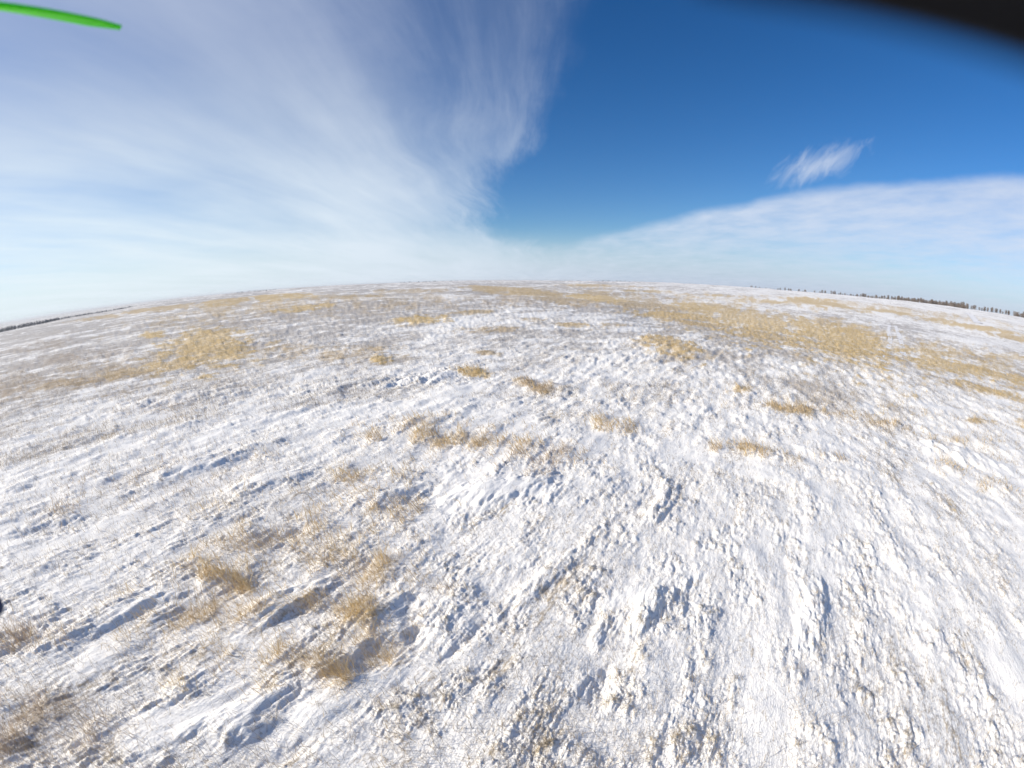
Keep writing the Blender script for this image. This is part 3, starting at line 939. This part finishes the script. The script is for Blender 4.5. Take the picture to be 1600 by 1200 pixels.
# ------------------------------------------------------------------ the drone that carries the camera
def prim_box(vs, fs, c, sx, sy, sz, bev=.0008):
    c = np.asarray(c, float); o = len(vs)
    ring = [(-1, -1), (1, -1), (1, 1), (-1, 1)]
    lv = [(-1, bev), (-1, 0), (1, 0), (1, bev)]
    for k, (zs, b_) in enumerate(lv):
        zz = sz * zs * .5
        if k == 1: zz = -sz * .5 + bev
        if k == 2: zz = sz * .5 - bev
        for (a_, e_) in ring:
            vs.append(c + np.array([a_ * (sx * .5 - b_), e_ * (sy * .5 - b_), zz]))
    for k in range(3):
        for j in range(4):
            j2_ = (j + 1) % 4
            fs.append([o + k * 4 + j, o + k * 4 + j2_, o + k * 4 + 4 + j2_]); fs.append([o + k * 4 + j, o + k * 4 + 4 + j2_, o + k * 4 + 4 + j])
    fs.append([o, o + 2, o + 1]); fs.append([o, o + 3, o + 2])
    t_ = o + 12
    fs.append([t_, t_ + 1, t_ + 2]); fs.append([t_, t_ + 2, t_ + 3])


def cyl(vs, fs, c, r0_, h_, n=24):
    c = np.asarray(c, float); o = len(vs)
    for zz in (0, h_):
        for k in range(n):
            vs.append(c + np.array([r0_ * math.cos(6.2832 * k / n), r0_ * math.sin(6.2832 * k / n), zz]))
    vs.append(c); vs.append(c + np.array([0, 0, h_]))
    for k in range(n):
        k2 = (k + 1) % n
        fs.append([o + k, o + k2, o + n + k2]); fs.append([o + k, o + n + k2, o + n + k]); fs.append([o + 2 * n, o + k2, o + k]); fs.append([o + 2 * n + 1, o + n + k, o + n + k2])


drone = bpy.data.objects.new('camera_drone', None)
drone.empty_display_size = .05
C.objects.link(drone)
drone.location = (0, 0, H)
tag(drone, 'small black drone with bright green propellers, only its edges reaching into the picture', 'drone')
black = simple_mat('black_plastic', (0.006, 0.006, 0.007), (0.01, 0.01, 0.012), .7, 60, .1)
carbon = simple_mat('carbon', (0.02, 0.02, 0.022), (0.035, 0.035, 0.038), .4, 300, .4)
metal = simple_mat('motor_metal', (0.05, 0.05, 0.055), (0.09, 0.09, 0.10), .35, 40, .5)
green, gt_ = new_mat('green_plastic')
gbs = gt_.n('ShaderNodeBsdfPrincipled', {'Base Color': (0.12, 0.78, 0.02, 1), 'Roughness': .8})
gtr = gt_.n('ShaderNodeBsdfTranslucent', {'Color': (0.16, 0.9, 0.02, 1)})
gmx = gt_.n('ShaderNodeMixShader', {0: .45, 1: gbs.outputs[0], 2: gtr.outputs[0]})
gt_.n('ShaderNodeOutputMaterial', {'Surface': gmx.outputs[0]})


def dpart(name, vs, fs, mat, parent=drone, smooth=False):
    return make_mesh(name, np.array(vs), np.array(fs).ravel(), 3, mat, smooth=smooth, parent=parent)


HUBS = [(-.104, .010, .060), (.104, .010, .060), (-.104, -.190, .060), (.104, -.190, .060)]
TIP = np.array([-.0802, .0690, .060])
v, f = [], []
prim_box(v, f, (0, -.095, .040), .045, .130, .004)
prim_box(v, f, (0, -.095, .066), .040, .110, .003)
for sx in (-1, 1):
    for sy in (-.045, -.145):
        cyl(v, f, (sx * .015, sy, .041), .003, .025, 10)
dpart('frame', v, f, carbon)
v, f = [], []; prim_box(v, f, (0, -.095, .083), .034, .072, .030, .003); dpart('battery', v, f, black)
for hx, hy, hz_ in HUBS:
    v, f = [], []
    a_ = np.array([math.copysign(.015, hx), -.09 + math.copysign(.03, hy + .09), .0395]); b_ = np.array([hx, hy, .0395])
    strip(v, f, a_, b_, .006, .006, 6)
    dpart('arm', v, f, carbon)
    v, f = [], []; cyl(v, f, (hx, hy, .042), .011, .014)
    dpart('motor', v, f, metal)


def propeller(hub, ang, pitch0):
    hub = np.asarray(hub, float)
    root = None
    v, f = [], []
    cyl(v, f, hub + np.array([0, 0, -.004]), .0065, .007)
    root = dpart('propeller', v, f, green)
    L = .0635
    for side in (0, 1):
        an = ang + side * math.pi
        e = np.array([math.cos(an), math.sin(an), 0]); c_ = np.array([-math.sin(an), math.cos(an), 0])
        vs, fs = [], []
        NS, NC = 28, 10
        for k in range(NS + 1):
            t = k / NS
            rad = .005 + (L - .005) * t
            chord = .021 * (.55 + .9 * math.sin(min(1, t * 1.6 + .12) * 1.57)) * (1 - .62 * t ** 2.2)
            chord *= min(1.0, (1.003 - t) * 9) ** .8
            tw = R(pitch0 * (1.15 - .35 * t))
            for j in range(NC):
                th_ = 2 * math.pi * j / NC
                cx_ = math.cos(th_) * chord * .5; tx = math.sin(th_) * .0007 * (1.3 - .6 * t) - .0006 * math.cos(th_) ** 2
                vs.append(hub + e * rad + c_ * (cx_ * math.cos(tw) - tx * math.sin(tw)) + np.array([0, 0, 1.0]) * (cx_ * math.sin(tw) + tx * math.cos(tw)))
        for k in range(NS):
            for j in range(NC):
                j2_ = (j + 1) % NC; o_ = k * NC
                fs.append([o_ + j, o_ + j2_, o_ + NC + j2_]); fs.append([o_ + j, o_ + NC + j2_, o_ + NC + j])
        for j in range(1, NC - 1):
            fs.append([NS * NC, NS * NC + j, NS * NC + j + 1])
        b = make_mesh('blade', np.array(vs), np.array(fs).ravel(), 3, green, smooth=True, parent=root)
    return root


d_ = TIP - np.array(HUBS[0])
propeller(HUBS[0], math.atan2(d_[1], d_[0]), 30)
propeller(HUBS[1], R(190), 25)
propeller(HUBS[2], R(60), 25)
propeller(HUBS[3], R(20), 25)

# lens housing whose edge pokes into the upper right corner, about a centimetre from the lens
edge = [(1080, -25), (1180, -5), (1290, 12), (1400, 36), (1500, 62), (1600, 93), (1700, 135), (1780, 190)]
v, f = [], []
dd = .0085
for px, py in edge:
    py += 1
    d0_ = ray(px, py); d1_ = ray(px + 60, py - 260)
    a_ = d0_ * dd; b_ = d1_ * dd * 1.15
    out = (b_ - a_)
    v.extend([a_, a_ + out, a_ + out + d0_ * .004, a_ + d0_ * .004])
for k in range(len(edge) - 1):
    o_ = k * 4
    for j in range(4):
        j2_ = (j + 1) % 4
        f.append([o_ + j, o_ + j2_, o_ + 4 + j2_]); f.append([o_ + j, o_ + 4 + j2_, o_ + 4 + j])
e_ = (len(edge) - 1) * 4
f += [[0, 2, 1], [0, 3, 2], [e_, e_ + 1, e_ + 2], [e_, e_ + 2, e_ + 3]]
dpart('lens_housing', v, f, black)
# landing leg: foot just reaching the left edge
ft = ray(-14, 945) * .11
v, f = [], []
rings = []
up = np.array([HUBS[0][0], HUBS[0][1] - .01, .040])
ax_ = up - ft; Ln = np.linalg.norm(ax_); ax_ /= Ln
p_ = np.cross(ax_, [0, 1, 0]); p_ /= np.linalg.norm(p_); q_ = np.cross(ax_, p_)
prof = [(-.0028, .0003), (-.0022, .0018), (-.001, .0026), (.001, .0029), (.004, .0024), (.008, .0014), (.02, .0012), (Ln, .0014)]
for h_, rd in prof:
    for k in range(14):
        v.append(ft + ax_ * h_ + (p_ * math.cos(6.2832 * k / 14) + q_ * math.sin(6.2832 * k / 14)) * rd)
for k in range(len(prof) - 1):
    for j in range(14):
        j2_ = (j + 1) % 14; o_ = k * 14
        f.append([o_ + j, o_ + j2_, o_ + 14 + j2_]); f.append([o_ + j, o_ + 14 + j2_, o_ + 14 + j])
dpart('landing_leg', v, f, simple_mat('navy_rubber', (0.01, 0.02, 0.06), (0.015, 0.03, 0.08), .6, 50, .2), smooth=True)

# ------------------------------------------------------------------ the air
hm, ht = new_mat('air')
hv = ht.n('ShaderNodeVolumePrincipled', {'Color': (0.86, 0.90, 0.96, 1), 'Density': 0.00012, 'Anisotropy': 0.1})
ht.n('ShaderNodeOutputMaterial', {'Volume': hv.outputs[0]})
lo, hi = float(gz.min()) - 1.0, max(float(gz.max()), 16.0) + 4.0
X = 41000.0
hvx = [(sx * X, sy * X, zz) for zz in (lo, hi) for sx, sy in ((-1, -1), (1, -1), (1, 1), (-1, 1))]
hq = [[0, 3, 2, 1], [4, 5, 6, 7], [0, 1, 5, 4], [1, 2, 6, 5], [2, 3, 7, 6], [3, 0, 4, 7]]
hz_o = make_mesh('haze', np.array(hvx), np.array(hq).ravel(), 4, hm, smooth=False)
tag(hz_o, 'thin pale winter haze lying over the whole plain', 'haze', kind='stuff')
